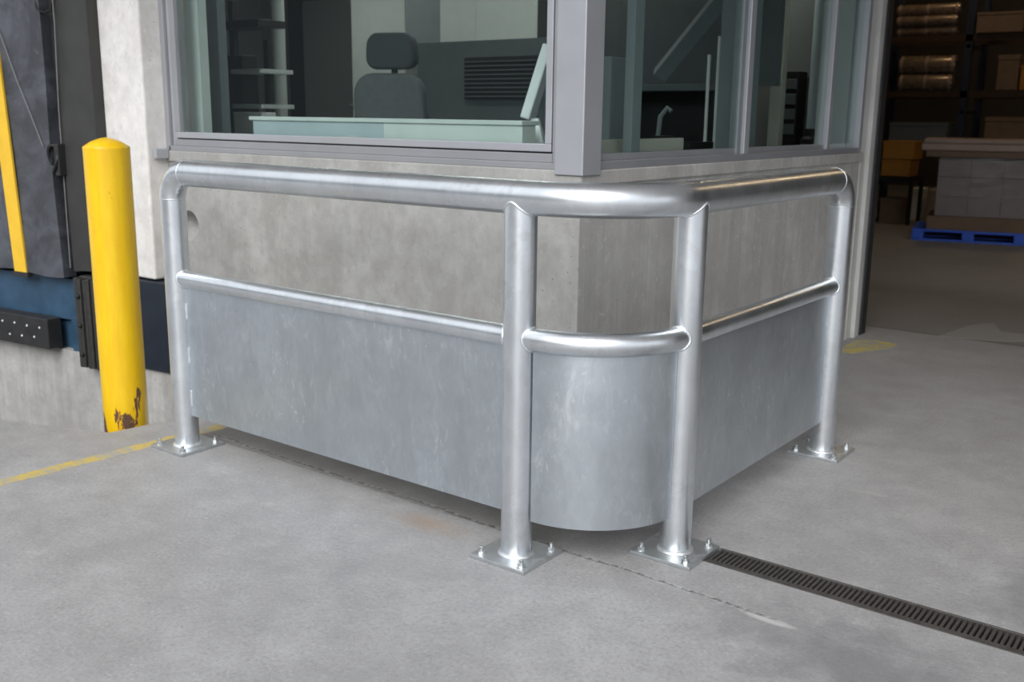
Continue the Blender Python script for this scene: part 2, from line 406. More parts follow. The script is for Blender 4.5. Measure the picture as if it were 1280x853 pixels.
# sill band capping both walls, a little proud, with its bracket end
m = MB(); m.prism([(-3.70, YL-.012), (XR+.012, YL-.012), (XR-.16, YL+.16), (-3.70, YL+.16)], 1.225, 1.287)
o = struct('trim_1', m, M_conc, 'concrete sill band below the long window', bevel=.006)
struct('trim_2', MB().prism([(XR+.012, YL-.012), (XR+.012, 4.30), (XR-.16, 4.30), (XR-.16, YL+.16)], 1.225, 1.287), M_concR, 'concrete sill band below the side windows', bevel=.006)
tag(B(-3.618, -3.588, YL-.10, YL-.013, 1.240, 1.298).build('sill_end_cap', M_alul, bevel=.006), 'small pale end cap at the outer end of the window sill', 'end cap')
# walls above the windows, roof of the booth
m = MB(); m.box(-3.62, XR, YL, YL+.16, 2.75, 3.7); struct('wall_over_window', m, M_conc, 'concrete wall above the long booth window')
struct('wall_over_side', B(XR-.16, XR, YL+.16, 4.3, 2.75, 3.7), M_concR, 'concrete wall above the side windows')
struct('ceiling', B(-7, XR-.16, YL+.16, 4.45, 2.95, 3.05), M_office, 'dark ceiling of the booth')
struct('wall_back', B(-7, -.93, 4.36, 4.46, -.1, 3.0), M_office, 'dim back wall of the booth')
struct('wall_far_left', B(-7.1, -7, YL+.2, 4.46, -.1, 3.0), M_office, 'dim end wall of the booth')
struct('floor_booth', B(-7, -.93, YL+.16, 4.36, .5, .6), M_slate, 'raised floor of the booth')
struct('ceiling_light_blocker', B(-9, 6, -.8, 4.4, 3.7, 3.95), M_pil, 'unseen roof slab added over the booth and the gate to block overhead light')  # unseen slab, added to cut the overhead light on guard and floor
# pilaster between dock and window
struct('trim_3', B(-4.03, -3.625, .742, 1.1, .545, 3.4), M_pil, 'pale smooth concrete pilaster between dock curtain and window', bevel=.012)

# ---- window frames
def bar(mb, *a): mb.box(*a)
w1 = thing('window_1', 'long booth window in grey aluminium over the concrete wall', None, kind='structure')
yf = YL
m = MB(); m.box(-3.60, -.885, yf-.004, yf+.10, 1.287, 1.314); m.build('sill_profile', M_alu, w1, bevel=.003)
B(-3.56, -.925, yf+.012, yf+.09, 1.314, 1.352).build('bottom_frame', M_alu, w1, bevel=.003)
B(-3.56, -.93, yf+.03, yf+.08, 1.352, 1.359).build('shadow_gap', M_alud, w1)
B(-3.535, -.925, yf+.005, yf+.06, 1.359, 1.392).build('sash_rail', M_alul, w1, bevel=.003)
B(-3.625, -3.585, yf-.004, yf+.10, 1.287, 2.75).build('jamb_profile', M_alu, w1, bevel=.003)
B(-3.583, -3.548, yf+.015, yf+.09, 1.314, 2.75).build('jamb_profile', M_alul, w1, bevel=.003)
B(-3.546, -3.50, yf+.005, yf+.06, 1.392, 2.75).build('sash_stile', M_alu, w1, bevel=.003)
B(-.958, -.925, yf+.005, yf+.06, 1.392, 2.75).build('sash_stile', M_alul, w1, bevel=.003)
B(-.925, -.912, yf+.03, yf+.08, 1.314, 2.75).build('shadow_gap', M_alud, w1)
B(-.912, -.885, yf-.004, yf+.09, 1.314, 2.75).build('jamb_profile', M_alu, w1, bevel=.003)
B(-3.50, -.958, yf+.030, yf+.036, 1.392, 2.75).build('pane', M_glass, w1)
# corner post
m = MB(); m.prism([(-.888, YL-.022), (XR+.022, YL-.022), (XR+.022, YL+.118), (XR-.10, YL+.118), (XR-.10, YL+.10), (-.888, YL+.10)], 1.268, 2.75)
struct('trim_4', m, M_alul, 'square aluminium corner post between the two window fronts', bevel=.004)
w2 = thing('window_2', 'sliding side windows of the booth in grey aluminium', None, kind='structure')
B(XR-.09, XR+.003, YL+.118, 4.26, 1.287, 1.322).build('sill_profile', M_alu, w2, bevel=.003)
B(XR-.07, XR-.03, YL+.118, 3.68, 1.322, 1.352).build('sash_rail', M_alu, w2, bevel=.003)
B(XR-.05, XR-.012, YL+.118, 1.01, 1.322, 2.75).build('sash_stile', M_alu, w2, bevel=.003)
B(XR-.10, XR-.055, 1.36, 1.44, 1.322, 2.75).build('inner_stile', M_mgrey, w2, bevel=.003)
B(XR-.05, XR-.0, 2.43, 2.49, 1.322, 2.75).build('sash_stile', M_alul, w2, bevel=.003)
B(XR-.07, XR-.02, 2.385, 2.43, 1.322, 2.75).build('sash_stile', M_mgrey, w2, bevel=.003)
B(XR-.05, XR-.01, 3.66, 3.71, 1.322, 2.75).build('sash_stile', M_alul, w2, bevel=.003)
B(XR-.09, XR+.004, 4.20, 4.26, 1.287, 2.75).build('jamb_profile', M_alul, w2, bevel=.003)
B(XR-.035, XR-.029, 1.01, 2.43, 1.352, 2.75).build('pane', M_glass, w2)
B(XR-.045, XR-.039, 2.49, 3.66, 1.352, 2.75).build('pane', M_glass, w2)
B(XR-.035, XR-.029, 3.71, 4.20, 1.352, 2.75).build('pane', M_glass, w2)

# ---- warehouse gate: jamb and black seal, dark hall beyond
dj = thing('door_1', 'grey steel jamb of the open warehouse gate beside the booth', None, kind='structure')
B(XR-.16, XR+.004, 4.26, 4.36, 0, 5).build('jamb_face', M_jamb, dj, bevel=.004)
B(XR-.16, XR+.03, 4.36, 4.44, 0, 5).build('jamb_step', M_jamb, dj, bevel=.006)
B(XR-.16, XR+.018, 4.44, 4.50, 0, 5).build('jamb_edge', M_alul, dj, bevel=.004)
B(XR-.16, XR+.03, 4.50, 4.60, .0, 5).build('gate_seal', M_black, dj, bevel=.004)
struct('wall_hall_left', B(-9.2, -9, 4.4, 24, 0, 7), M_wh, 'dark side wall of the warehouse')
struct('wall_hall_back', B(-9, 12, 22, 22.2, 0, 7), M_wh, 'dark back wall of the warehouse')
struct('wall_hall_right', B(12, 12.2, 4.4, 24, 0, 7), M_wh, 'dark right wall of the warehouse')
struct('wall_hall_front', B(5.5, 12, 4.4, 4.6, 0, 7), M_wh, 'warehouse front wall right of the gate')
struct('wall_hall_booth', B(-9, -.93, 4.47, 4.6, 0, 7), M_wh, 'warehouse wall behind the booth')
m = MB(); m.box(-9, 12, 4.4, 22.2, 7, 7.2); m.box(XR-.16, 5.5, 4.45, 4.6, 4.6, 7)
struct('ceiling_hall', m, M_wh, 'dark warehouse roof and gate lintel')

# ================================================================== CORNER GUARD
H, HL, RP, RM = 1.25, .784, .0565, .037
PX1, PX2, PY3, PY4, RC, RE = -2.321, -.4205, .3788, 1.786, .345, .115
G = thing('corner_guard', 'galvanised steel corner guard of thick pipes and sheet infill around the concrete booth', 'guard rail')
def arc(c, a0, a1, r, n, f): return [f(c, r, a0+(a1-a0)*i/n) for i in range(n+1)]
path = []
path += arc(None, 180, 90, RE, 10, lambda c, r, a: (PX1+RE+r*math.cos(R(a)), 0, H-RE+r*math.sin(R(a))))
corner = arc(None, -90, 0, RC, 20, lambda c, r, a: (-RC+r*math.cos(R(a)), RC+r*math.sin(R(a)), H))
path += corner
path += arc(None, 90, 0, RE, 10, lambda c, r, a: (0, PY4-RE+r*math.cos(R(a)), H-RE+r*math.sin(R(a))))
def fix(pts): return pts
MB().tube(path, RP, 40, caps=False).build('top_rail', M_pipe, G, smooth=50)
posts = [(PX1, 0, H-RE), (PX2, 0, H-.01), (0, PY3, H-.01), (0, PY4, H-RE)]
for x, y, zt in posts:
    MB().tube([(x, y, .010), (x, y, .3), (x, y, .7), (x, y, zt)], RP-.0012, 40).build('post', M_pipe, G, smooth=50)
    # weld round the foot
    MB().lathe([(RP-.004, .0), (RP+.009, .0), (RP+.006, .006), (RP-.002, .011), (RP-.004, .011)], (x, y, .013), 32).build('weld_bead', M_weld, G, smooth=60)
def bead(fn, r=.0036, n=56):
    MB().tube([fn(2*math.pi*k/n) for k in range(n)], r, 8, closed=True).build('weld_bead', M_weld, G, smooth=60)
r_ = RP-.0012
bead(lambda a: (PX2+r_*math.cos(a), r_*math.sin(a), H-math.sqrt(max(0, (RP+.0004)**2-(r_*math.sin(a))**2))), .0042)
bead(lambda a: (r_*math.cos(a), PY3+r_*math.sin(a), H-math.sqrt(max(0, (RP+.0004)**2-(r_*math.cos(a))**2))), .0042)
bead(lambda a: (PX1+RE, RP*math.cos(a), H+RP*math.sin(a)), .0016)
bead(lambda a: (PX1+RP*math.cos(a), RP*math.sin(a), H-RE), .0016)
bead(lambda a: (RP*math.cos(a), PY4-RE, H+RP*math.sin(a)), .0016)
bead(lambda a: (RP*math.cos(a), PY4+RP*math.sin(a), H-RE), .0016)
# middle rails
MB().tube([(PX1+.03, 0, HL), (-1.7, 0, HL), (-1, 0, HL), (PX2-.03, 0, HL)], RM, 28).build('middle_rail', M_pipe, G, smooth=50)
MB().tube([(0, PY3+.03, HL), (0, .8, HL), (0, 1.3, HL), (0, PY4-.03, HL)], RM, 28).build('middle_rail', M_pipe, G, smooth=50)
RCm = .36
cm = [(PX2+.03, 0, HL)]+[(-RCm+RCm*math.sin(R(a)), RCm-RCm*math.cos(R(a)), HL) for a in [i*4.5 for i in range(1, 20)]]+[(0, PY3-.02, HL)]
MB().tube(cm, RM+.003, 28).build('middle_rail', M_pipe, G, smooth=50)
def rail_bead(px, py, ax, sg, rm):
    def fn(a):
        s_ = rm*math.sin(a); d = math.sqrt(RP**2-s_**2)*sg
        return (px+d, py+s_, HL+rm*math.cos(a)) if ax == 'x' else (px+s_, py+d, HL+rm*math.cos(a))
    bead(fn, .005, 40)
rail_bead(PX1, 0, 'x', 1, RM); rail_bead(PX2, 0, 'x', -1, RM); rail_bead(PX2, 0, 'x', 1, RM+.003)
rail_bead(0, PY3, 'y', -1, RM+.003); rail_bead(0, PY3, 'y', 1, RM); rail_bead(0, PY4, 'y', -1, RM)
# sheet infill, on the axis of the pipes
ZB, ZT, TH = .155, HL-.03, .006
B(PX1+RP-.002, PX2-RP+.002, -TH/2, TH/2, ZB, ZT).build('infill_panel', M_panel, G)
B(-TH/2, TH/2, PY3+RP-.002, PY4-RP+.002, ZB, ZT).build('infill_panel', M_panel, G)
# welded edge strips and stitch welds by the posts
pts = [(PX2+RP+.004, 0)]+[(-RCm+RCm*math.sin(R(a)), RCm-RCm*math.cos(R(a))) for a in [6+i*3.9 for i in range(0, 21)]]+[(0, PY3-RP-.003)]
outer = []; inner = []
for i, (x, y) in enumerate(pts):
    a = Vector(pts[max(0, i-1)]); b = Vector(pts[min(len(pts)-1, i+1)]); t = (b-a).normalized(); nn = Vector((t.y, -t.x))
    outer.append((x+nn.x*TH/2, y+nn.y*TH/2)); inner.append((x-nn.x*TH/2, y-nn.y*TH/2))
MB().prism(outer+inner[::-1], ZB-.012, ZT).build('infill_panel', M_panel, G, smooth=30)
for (x, y, dx, dy) in ((PX1+RP, 0, 1, 0), (PX2-RP, 0, -1, 0), (0, PY3+RP, 0, 1), (0, PY4-RP, 0, -1)):
    for z in (.24, .44, .64):
        MB().tube([(x+dx*.002, y+dy*.002-(.004 if dx else 0), z-.035), (x+dx*.002, y+dy*.002-(.004 if dx else 0), z+.035)], .0045, 8).build('stitch_weld', M_weld, G, smooth=60)
# base plates with anchor bolts
bolt = MB()
bolt.lathe([(.017, 0), (.017, .0025)], n=20); bolt.lathe([(.0135, .0025), (.0135, .014)], n=6)
bolt.lathe([(.0075, .014), (.0075, .026), (.0055, .028)], n=14)
bolt_o = None
S = .117
for i, (x, y, _) in enumerate(posts):
    pl = B(-S, S, -S, S, .0, .013).build('base_plate', M_plate, G, bevel=.002, loc=(x, y, .0005))
    for sx_, sy_ in ((-1, -1), (1, -1), (1, 1), (-1, 1)):
        if bolt_o is None: bolt_o = bolt.build('anchor_bolt', M_bolt, pl, smooth=40); b_ = bolt_o
        else: b_ = bolt_o.copy(); COL.objects.link(b_); b_.parent = pl
        b_.location = (sx_*.088, sy_*.088, .0128); b_.rotation_euler.z = random.random()

# ================================================================== BOLLARD
bo = thing('bollard', 'thick yellow steel bollard with rusty chipped paint at its foot', 'bollard', (-2.977, .10, -.75))
MB().lathe([(.107, 0), (.107, .45), (.107, .70), (.107, 1.0), (.107, 1.4), (.107, 2.075)], n=40).build('pipe', M_boll, bo, smooth=40)
MB().lathe([(.1075, 2.075), (.1075, 2.084), (.106, 2.088), (.07, 2.112), (.03, 2.127), (.001, 2.132)], n=40).build('cap', M_boll, bo, smooth=40)

# ================================================================== DOCK (turned 7 degrees)
TD = R(7)
DM = Matrix.Translation((-3.62, .74, 0)) @ Matrix.Rotation(TD, 4, 'Z')
def dthing(name, label, cat, u, z, off=0):
    p_ = DM @ Vector((u, -off, z)); return thing(name, label, cat, p_, TD)
def dstruct(name, mb, mat, label, **k):
    o = struct(name, mb, mat, label, **k); o.matrix_world = DM; return o
dstruct('wall_dock', B(-8, .125, .0, .3, -.78, .02), M_dockc, 'stained concrete wall below the loading dock')
dstruct('wall_dock_back', B(-8, -.36, .32, .5, .02, 3.4), M_wh, 'dark wall behind the dock curtain')
lev = dthing('dock_leveler', 'blue steel dock leveller front with a black studded strip', 'dock leveller', 0, 0)
B(-4.2, -.345, .012, .3, .215, .48).build('lip_plate', M_blue, lev, bevel=.004)
B(-4.2, -.345, .10, .3, .02, .215).build('recess', M_blued, lev)
B(-4.2, -.345, .05, .1, .0, .195).build('lower_beam', M_blue, lev, bevel=.004)
MB().prism([(-.80, .0), (-.74, .0), (-.745, .07), (-.795, .07)], .02, .24).build('lug', M_blue, lev, bevel=.004)
B(-.345, .125, -.02, .26, .0, .535).build('side_frame', M_blued, lev, bevel=.004)
st = B(-4.2, -.895, -.10, .0, .035, .228).build('rubber_strip', M_black, lev, bevel=.006)
rv = None
for k in range(18):
    for z, d in ((.165, 0), (.095, .06)):
        mb = MB().lathe([(.0075, 0), (.0055, .004), (.002, .005)], n=10, M=Matrix.Rotation(R(90), 4, 'X'))
        if rv is None: rv = mb.build('rivet', M_white, st, smooth=60); q = rv
        else: q = rv.copy(); COL.objects.link(q); q.parent = st
        q.location = (-.975-k*.125-d, -.1002, z+random.uniform(-.006, .006))
bp = dthing('dock_bumper', 'black laminated rubber dock bumper behind the yellow bollard', 'bumper', -.49, -.04)
B(-.115, .115, -.06, .0, .0, .565).build('core', M_bump, bp, bevel=.006)
for k in range(6): B(-.112+k*.0385, -.083+k*.0385, -.105-.006*(k % 2), -.05, .004+.004*(k % 2), .560-.004*(k % 3)).build('rubber_ply', M_bump, bp, bevel=.005)
for z in (.09, .27, .45): MB().lathe([(.014, 0), (.014, .012), (.006, .018)], n=12, M=Matrix.Translation((-.065, -.109, z)) @ Matrix.Rotation(R(90), 4, 'X')).build('bolt', M_drk, bp, smooth=40)
# curtain pads
cu = dthing('dock_curtain', 'dusty black vinyl dock curtain with a vertical yellow guide stripe', 'dock curtain', 0, 0)
def wavy(u0, u1, z0, z1, off, amp, nu=18, nz=22, th=.05, taper=0):
    vs = []; fs = []
    for sgn in (0, 1):
        for j in range(nz+1):
            for i in range(nu+1):
                u = u0+(u1-u0)*i/nu; z = z0+(z1-z0)*j/nz
                u += taper*(1-(z-z0)/(z1-z0))*i/nu
                y = -off+amp*math.sin(u*5+z*1.3)*math.sin(z*3.1+u*2) if sgn == 0 else -off+th
                zz = z+(.012*math.sin(u*9) if j == 0 else 0)
                vs.append((u, y, zz))
    N = (nu+1)*(nz+1); W = nu+1
    for j in range(nz):
        for i in range(nu):
            a = j*W+i; fs += [(a, a+1, a+W+1, a+W), (N+a, N+a+W, N+a+W+1, N+a+1)]
    for j in range(nz):
        a = j*W; fs.append((a, a+W, N+a+W, N+a)); a = j*W+nu; fs.append((a, N+a, N+a+W, a+W))
    for i in range(nu): fs.append((i, N+i, N+i+1, i+1)); a = nz*W+i; fs.append((a, a+1, N+a+1, N+a))
    return MB().add(vs, fs)
wavy(-3.0, -.80, .505, 3.3, .065, .012, 40, 40, .09, .06).build('front_pad', M_curt, cu, smooth=60)
wavy(-.70, -.40, .54, 3.3, .02, .006, 10, 30, .3).build('side_pad', M_curtd, cu, smooth=60)
B(-.80, -.69, .01, .2, .53, 3.3).build('fold', M_black, cu)
m = MB()
for (u0, u1, z0, z1) in ((-1.205, -1.085, .50, 3.2),):
    N = 26
    vs = []; fs = []
    for j in range(N+1):
        z = z0+(z1-z0)*j/N
        for u, y in ((u0, -.079), (u1, -.079), (u1, -.066), (u0, -.066)): vs.append((u-.058*(z-z0), y, z))
    for j in range(N):
        for k in range(4): a = j*4; fs.append((a+k, a+(k+1) % 4, a+4+(k+1) % 4, a+4+k))
    fs += [(3, 2, 1, 0), (N*4, N*4+1, N*4+2, N*4+3)]; m.add(vs, fs)
m.build('yellow_stripe', M_ystripe, cu)
B(-1.225, -1.065, -.085, -.05, .475, .505).build('stripe_hem', M_black, cu)
MB().tube([(-1.20, -.084, 2.13), (-1.123, -.084, 1.957), (-.996, -.086, 1.678), (-.88, -.086, 1.45), (-.805, -.084, 1.29)], .0035, 8).build('seam_cord', M_wire, cu, smooth=60)
MB().tube([(-.675, -.032, 3.2), (-.672, -.034, 2.0), (-.70, -.033, 1.5), (-.715, -.032, .56)], .004, 8).build('seam_cord', M_wire, cu, smooth=60)
MB().tube([(-.81, -.05, 2.14), (-.79, -.06, 2.08), (-.74, -.05, 2.055), (-.69, -.04, 2.07), (-.68, -.03, 2.14)], .006, 8).build('strap', M_drk, cu, smooth=60)
mt = [(-.735+.035*math.cos(2*math.pi*k/20), -.07+.01*math.sin(4*math.pi*k/20), 1.225+.075*math.sin(2*math.pi*k/20)) for k in range(20)]
MB().tube(mt, .012, 10, closed=True).build('ring_handle', M_drk, cu, smooth=60)
B(-.725, -.685, -.075, -.02, 1.12, 1.31).build('ring_bracket', M_black, cu, bevel=.006)

# ================================================================== FLOOR MARKINGS
def strip(name, poly, mat, label, cat, z=.0012):
    mb = MB().prism(poly, -.0008, z); return tag(mb.build(name, mat), label, cat)
lp = []
N = 26
L = []; Rr = []
for i in range(N+1):
    y = -1.9+(.86+1.9)*i/N; xc = -2.505+.055*(y+.76)/1.0 if y > -.76 else -2.505+.055*(y+.76)
    L.append((xc-.040+random.uniform(-.006, .006), y)); Rr.append((xc+.036+random.uniform(-.006, .006), y))
strip('floor_line', L+Rr[::-1], M_line, 'worn yellow painted line crossing the floor behind the guard foot', 'floor marking')
strip('floor_patch', [(-.70, 3.86), (-.58, 3.90), (-.46, 4.16), (-.42, 4.33), (-.47, 4.38), (-.60, 4.40), (-.70, 4.32)], M_line2, 'faded yellow paint patch at the foot of the gate jamb', 'floor marking')
strip('floor_repair', [(-.30, 4.82), (.10, 4.95), (.50, 5.25), (.40, 5.36), (.02, 5.30), (-.10, 5.62), (-.22, 5.40)], M_patch, 'pale grey triangular patch on the dark floor inside the gate', 'floor patch')

# ================================================================== DRAIN
dr = thing('floor_drain', 'narrow cast iron slot drain running from the guard foot along the floor', 'drain', (0, 0, 0))
B(DX0, DX1, DY0+.001, DY1-.001, -.1, -.06).build('channel_bed', M_pitd, dr)
B(DX0+.012, DX1, DY0+.001, DY0+.030, -.06, .002).build('near_kerb', M_iron, dr, bevel=.003)
B(DX0+.012, DX1, DY0+.031, DY0+.036, -.06, -.001).build('near_bearer', M_iron, dr, bevel=.002)
B(DX0+.012, DX1, DY1-.010, DY1-.001, -.06, -.0005).build('far_kerb', M_iron, dr, bevel=.003)
sl = MB().box(-.0046, .0046, DY0+.036, DY1-.010, -.022, -.003).build('slat', M_iron, dr, loc=(DX0+.02, 0, 0))
k = 1
while DX0+.02+k*.0172 < 1.62:
    c = sl.copy(); COL.objects.link(c); c.parent = dr; c.location = (DX0+.02+k*.0172, 0, 0); k += 1

# ================================================================== INSIDE THE BOOTH
# window reveal pieces
struct('trim_5', B(-3.66, -3.50, 1.04, 1.10, .6, 2.95), M_pgrey, 'pale window reveal behind the left end of the long window')
struct('trim_6', B(-3.84, -3.64, 1.28, 1.34, .6, 2.95), M_mgrey, 'grey blue reveal panel behind the left end of the long window')
struct('trim_7', B(-.925, -.86, 3.82, 4.34, .6, 2.95), M_pgrey, 'pale panel behind the last side window')
# pale band built behind the glass in place of the yard's reflection
cn = thing('reflection_band', 'pale band behind the long window in place of the yard reflection', 'reflection', (-2.0, .985, .6))
B(-.96, .02, -.02, .08, .0, .865).build('reflection_panel', M_teal, cn, bevel=.003)
B(.02, .86, -.02, .08, .0, .865).build('reflection_panel', M_green, cn, bevel=.003)
B(-.98, .865, -.03, .10, .865, .885).build('top', M_green, cn, bevel=.003)
# shelving stand
sh = thing('shelf_stand', 'dark open shelf stand with pale shelves near the left window end', 'shelf', (-4.5, 2.2, .6))
for u in (-.20, .17): B(u, u+.05, -.02, .02, 0, 1.68 if u < 0 else 1.4).build('upright', M_drk, sh)
for z in (.72, .93, 1.17): B(-.05, .27, -.14, .16, z, z+.03).build('shelf_board', M_pgrey, sh, bevel=.003)
B(-.26, .27, -.14, .10, 1.48, 1.53).build('top_board', M_drk, sh, bevel=.003)
B(-.24, -.02, -.06, .08, .1, 1.3).build('panel', M_drk, sh, bevel=.003)
tag(B(-4.28+.0, -3.98, 1.86, 1.98, .6, 1.505).build('side_cabinet', M_white, bevel=.004), 'low white cabinet top beside the shelf stand', 'cabinet')
tag(MB().tube([(-4.66, 2.6, .6), (-4.66, 2.6, 2.95)], .05, 20).build('column_pipe', M_pgrey, smooth=40), 'pale vertical pipe column right of the shelf stand', 'pipe')
d2 = thing('door_2', 'dark grey interior door in a black frame at the back of the booth', None, (-5.9, 4.34, .6), kind='structure')
B(-.42, .43, -.03, .0, 0, 1.95).build('leaf', M_office, d2, bevel=.004)
B(-.60, -.42, -.06, .0, 0, 2.05).build('frame', M_drk, d2); B(-.42, .45, -.06, .0, 1.96, 2.05).build('frame', M_drk, d2); 
MB().tube([(.36, -.03, .98), (.36, -.08, .98), (.26, -.08, .98)], .01, 8).build('handle', M_alul, d2, smooth=60)
struct('trim_8', B(-5.22, -4.58, 3.9, 4.3, .6, 2.95), M_pgrey, 'pale square column behind the office chair')
pa = thing('partition', 'slate partition with pale upper panels and a black louvre behind the chair', 'partition', (-3.4, 3.4, .6))
B(-.56, .66, -.03, .03, 0, 1.44).build('lower_panel', M_slate, pa, bevel=.003)
B(-.80, -.41, .10, .14, 1.30, 2.35).build('upper_panel', M_mgrey, pa, bevel=.003)
B(-.40, -.05, .06, .10, 1.40, 2.35).build('upper_panel', M_pgrey, pa, bevel=.003)
B(-.04, .50, .05, .09, 1.40, 2.35).build('upper_panel', M_pgrey, pa, bevel=.003)
lv = B(-.06, .64, -.06, -.03, 1.02, 1.32).build('louvre', M_drk, pa, bevel=.003)
for k in range(9):
    B(-.05, .62, -.075, -.058, 1.035+k*.031, 1.042+k*.031).build('slat', M_chairm, lv)
# office chair
ch = thing('office_chair', 'dark office chair with a separate rounded headrest seen through the long window', 'chair', (-2.86, 1.95, .6), R(20))
def pad(w_, d_, h_, z, y, bev, tilt=0):
    M = Matrix.Translation((0, y, z)) @ Matrix.Rotation(tilt, 4, 'X')
    return MB().box(-w_/2, w_/2, -d_/2, d_/2, -h_/2, h_/2, M=M)
def rpad(w_, h_, d_, rc, z, y, tilt, taper=1.0):
    pts = []
    for cx, cz, a0 in ((w_/2-rc, h_/2-rc, 0), (-w_/2+rc, h_/2-rc, 90), (-w_/2+rc, -h_/2+rc, 180), (w_/2-rc, -h_/2+rc, 270)):
        pts += [(cx+rc*math.cos(R(a0+k*15)), cz+rc*math.sin(R(a0+k*15))) for k in range(7)]
    M = Matrix.Translation((0, y, z)) @ Matrix.Rotation(tilt+R(90), 4, 'X')
    return MB().prism([(x*(1-(1-taper)*(zz+h_/2)/h_), zz) for x, zz in pts], -d_/2, d_/2, M=M)
rpad(.33, .215, .10, .075, 1.275, .0, R(4), .9).build('headrest', M_dgrey, ch, bevel=.025, seg=4)
rpad(.50, .60, .09, .12, .845, -.02, R(6), .88).build('backrest', M_chairm, ch, bevel=.025, seg=4)
pad(.50, .50, .10, .47, -.28, .04).build('seat', M_chairm, ch, bevel=.04, seg=4)
MB().tube([(0, .03, 1.05), (0, .035, 1.25)], .02, 12).build('headrest_post', M_drk, ch, smooth=60)
MB().tube([(0, -.2, .08), (0, -.2, .44)], .03, 16).build('column', M_drk, ch, smooth=60)
for s_ in (-1, 1): MB().tube([(s_*.27, -.1, .47), (s_*.30, -.15, .68), (s_*.30, -.42, .68)], .02, 10).build('armrest', M_drk, ch, smooth=60)
for k in range(5):
    a = 2*math.pi*k/5
    lg = MB().tube([(0, -.2, .10), (.30*math.cos(a), -.2+.30*math.sin(a), .07)], [.025, .016], 10).build('leg', M_drk, ch, smooth=60)
    MB().lathe([(.028, -.012), (.028, .012)], n=14, M=Matrix.Translation((.31*math.cos(a), -.2+.31*math.sin(a), .029)) @ Matrix.Rotation(a, 4, 'Z') @ Matrix.Rotation(R(90), 4, 'X')).build('caster', M_drk, lg, smooth=40)
# monitor by the corner post
mo = thing('monitor', 'slim white monitor on a stand seen edge on beside the corner post', 'monitor', (-1.235, 1.20, 1.371), R(30))
Mm = Matrix.Translation((0, 0, .285)) @ Matrix.Rotation(R(17), 4, 'Y')
MB().box(-.022, .022, -.06, .22, -.17, .17, M=Mm).build('screen', M_white, mo, bevel=.008)
MB().box(-.026, -.0215, -.05, .21, -.155, .155, M=Mm).build('display', M_drk, mo)
MB().prism([(-.075, -.06), (.045, -.06), (.045, .12), (-.075, .12)], 0, .015).build('foot', M_white, mo, bevel=.005)
m = MB(); m.add([(-.07, -.05, .012), (.04, -.05, .012), (.04, .10, .012), (-.07, .10, .012), (-.025, -.02, .125), (.012, -.02, .125), (.012, .05, .125), (-.025, .05, .125)],
                [(3, 2, 1, 0), (4, 5, 6, 7), (0, 1, 5, 4), (1, 2, 6, 5), (2, 3, 7, 6), (3, 0, 4, 7)]); m.build('stand', M_white, mo, bevel=.006)
tag(B(-1.70, -.98, 1.09, 1.48, .6, 1.37).build('window_desk', M_pgrey, bevel=.004), 'pale desk block under the white monitor', 'desk')
# things behind the side windows
tag(B(-1.19, -1.03, 1.50, 1.80, .6, 1.78).build('grey_cabinet', M_mgrey, bevel=.01), 'grey cabinet just behind the corner post', 'cabinet')
tag(B(-.955, -.925, 1.02, 2.05, 1.30, 1.405).build('beige_plank', M_beige, bevel=.003), 'beige plank lying along the first side window', 'plank')
struct('trim_9', B(-1.10, -.93, 2.76, 2.92, .6, 2.95), M_mgrey, 'grey column behind the middle of the side windows')
struct('trim_10', B(-2.4, -1.02, 3.38, 3.44, 1.7, 2.95), M_slate, 'slate panel high up behind the side windows')
br = MB(); br.tube([(-1.66, 3.08, 1.76), (-1.0, 2.98, 2.42)], .06, 4); tag(br.build('diagonal_brace', M_mgrey), 'grey diagonal brace behind the first side window', 'brace')
for xx, zz, ln in ((-1.21, 1.67, .19), (-1.15, 1.69, .27)):  # pale rods built in place of reflections in the side window
    tag(MB().tube([(xx, 2.85, zz-.5), (xx, 2.85, zz+ln)], .010, 10).build('reflection_streak', M_white, smooth=60), 'short rod in place of a pale reflection left of the grey column' if ln < .2 else 'longer rod in place of a pale reflection nearest the grey column', 'rod')
tb = thing('work_table', 'dark work table behind the first side window', 'table', (-1.6, 3.1, .6))
B(-.38, .42, -.16, .12, 1.06, 1.10).build('table_top', M_slate, tb, bevel=.004)
for xx in (-.34, .38):
    for yy in (-.11, .08): B(xx-.025, xx+.025, yy-.025, yy+.025, 0, 1.06).build('leg', M_drk, tb)
B(-.36, .40, .05, .11, .3, 1.06).build('modesty_panel', M_drk, tb)
pc = thing('desk_phone', 'small pale handset on the low ledge behind the side window', 'phone', (-1.42, 2.72, 1.40))
MB().tube([(-.03, 0, .0), (-.02, 0, .11), (.02, .01, .16), (.045, .01, .14)], .014, 10).build('handset', M_mgrey, pc, smooth=60)
B(-.05, .10, -.05, .06, -.03, .0).build('cradle', M_drk, pc, bevel=.006)
tag(B(-1.9, -1.15, 2.55, 2.85, .6, 1.37).build('low_ledge', M_drk, bevel=.004), 'dark low ledge under the pale handset', 'ledge')
tag(B(-1.31, -1.23, 3.96, 4.04, .6, 2.95).build('beige_post', M_beige, bevel=.006), 'beige square post behind the second side window', 'post')
tu = thing('vertical_tube', 'pale blue vertical tube with a foot bracket behind the second side window', 'tube', (-1.09, 4.2, .6))
MB().tube([(0, 0, .80), (0, 0, 2.35)], .042, 20).build('pipe', M_teal, tu, smooth=60)
MB().lathe([(.075, 0), (.075, .03), (.05, .05), (.05, .1)], (0, 0, .74), 16).build('bracket', M_drk, tu, smooth=40)
B(-.02, .02, -.02, .02, 0, .74).build('stem', M_drk, tu)
dra = thing('drawer_tower', 'dark drawer tower left of the pale vertical tube', 'drawers', (-1.26, 4.25, .6))
B(-.10, .05, -.06, .10, 0, 1.22).build('body', M_drk, dra, bevel=.003)
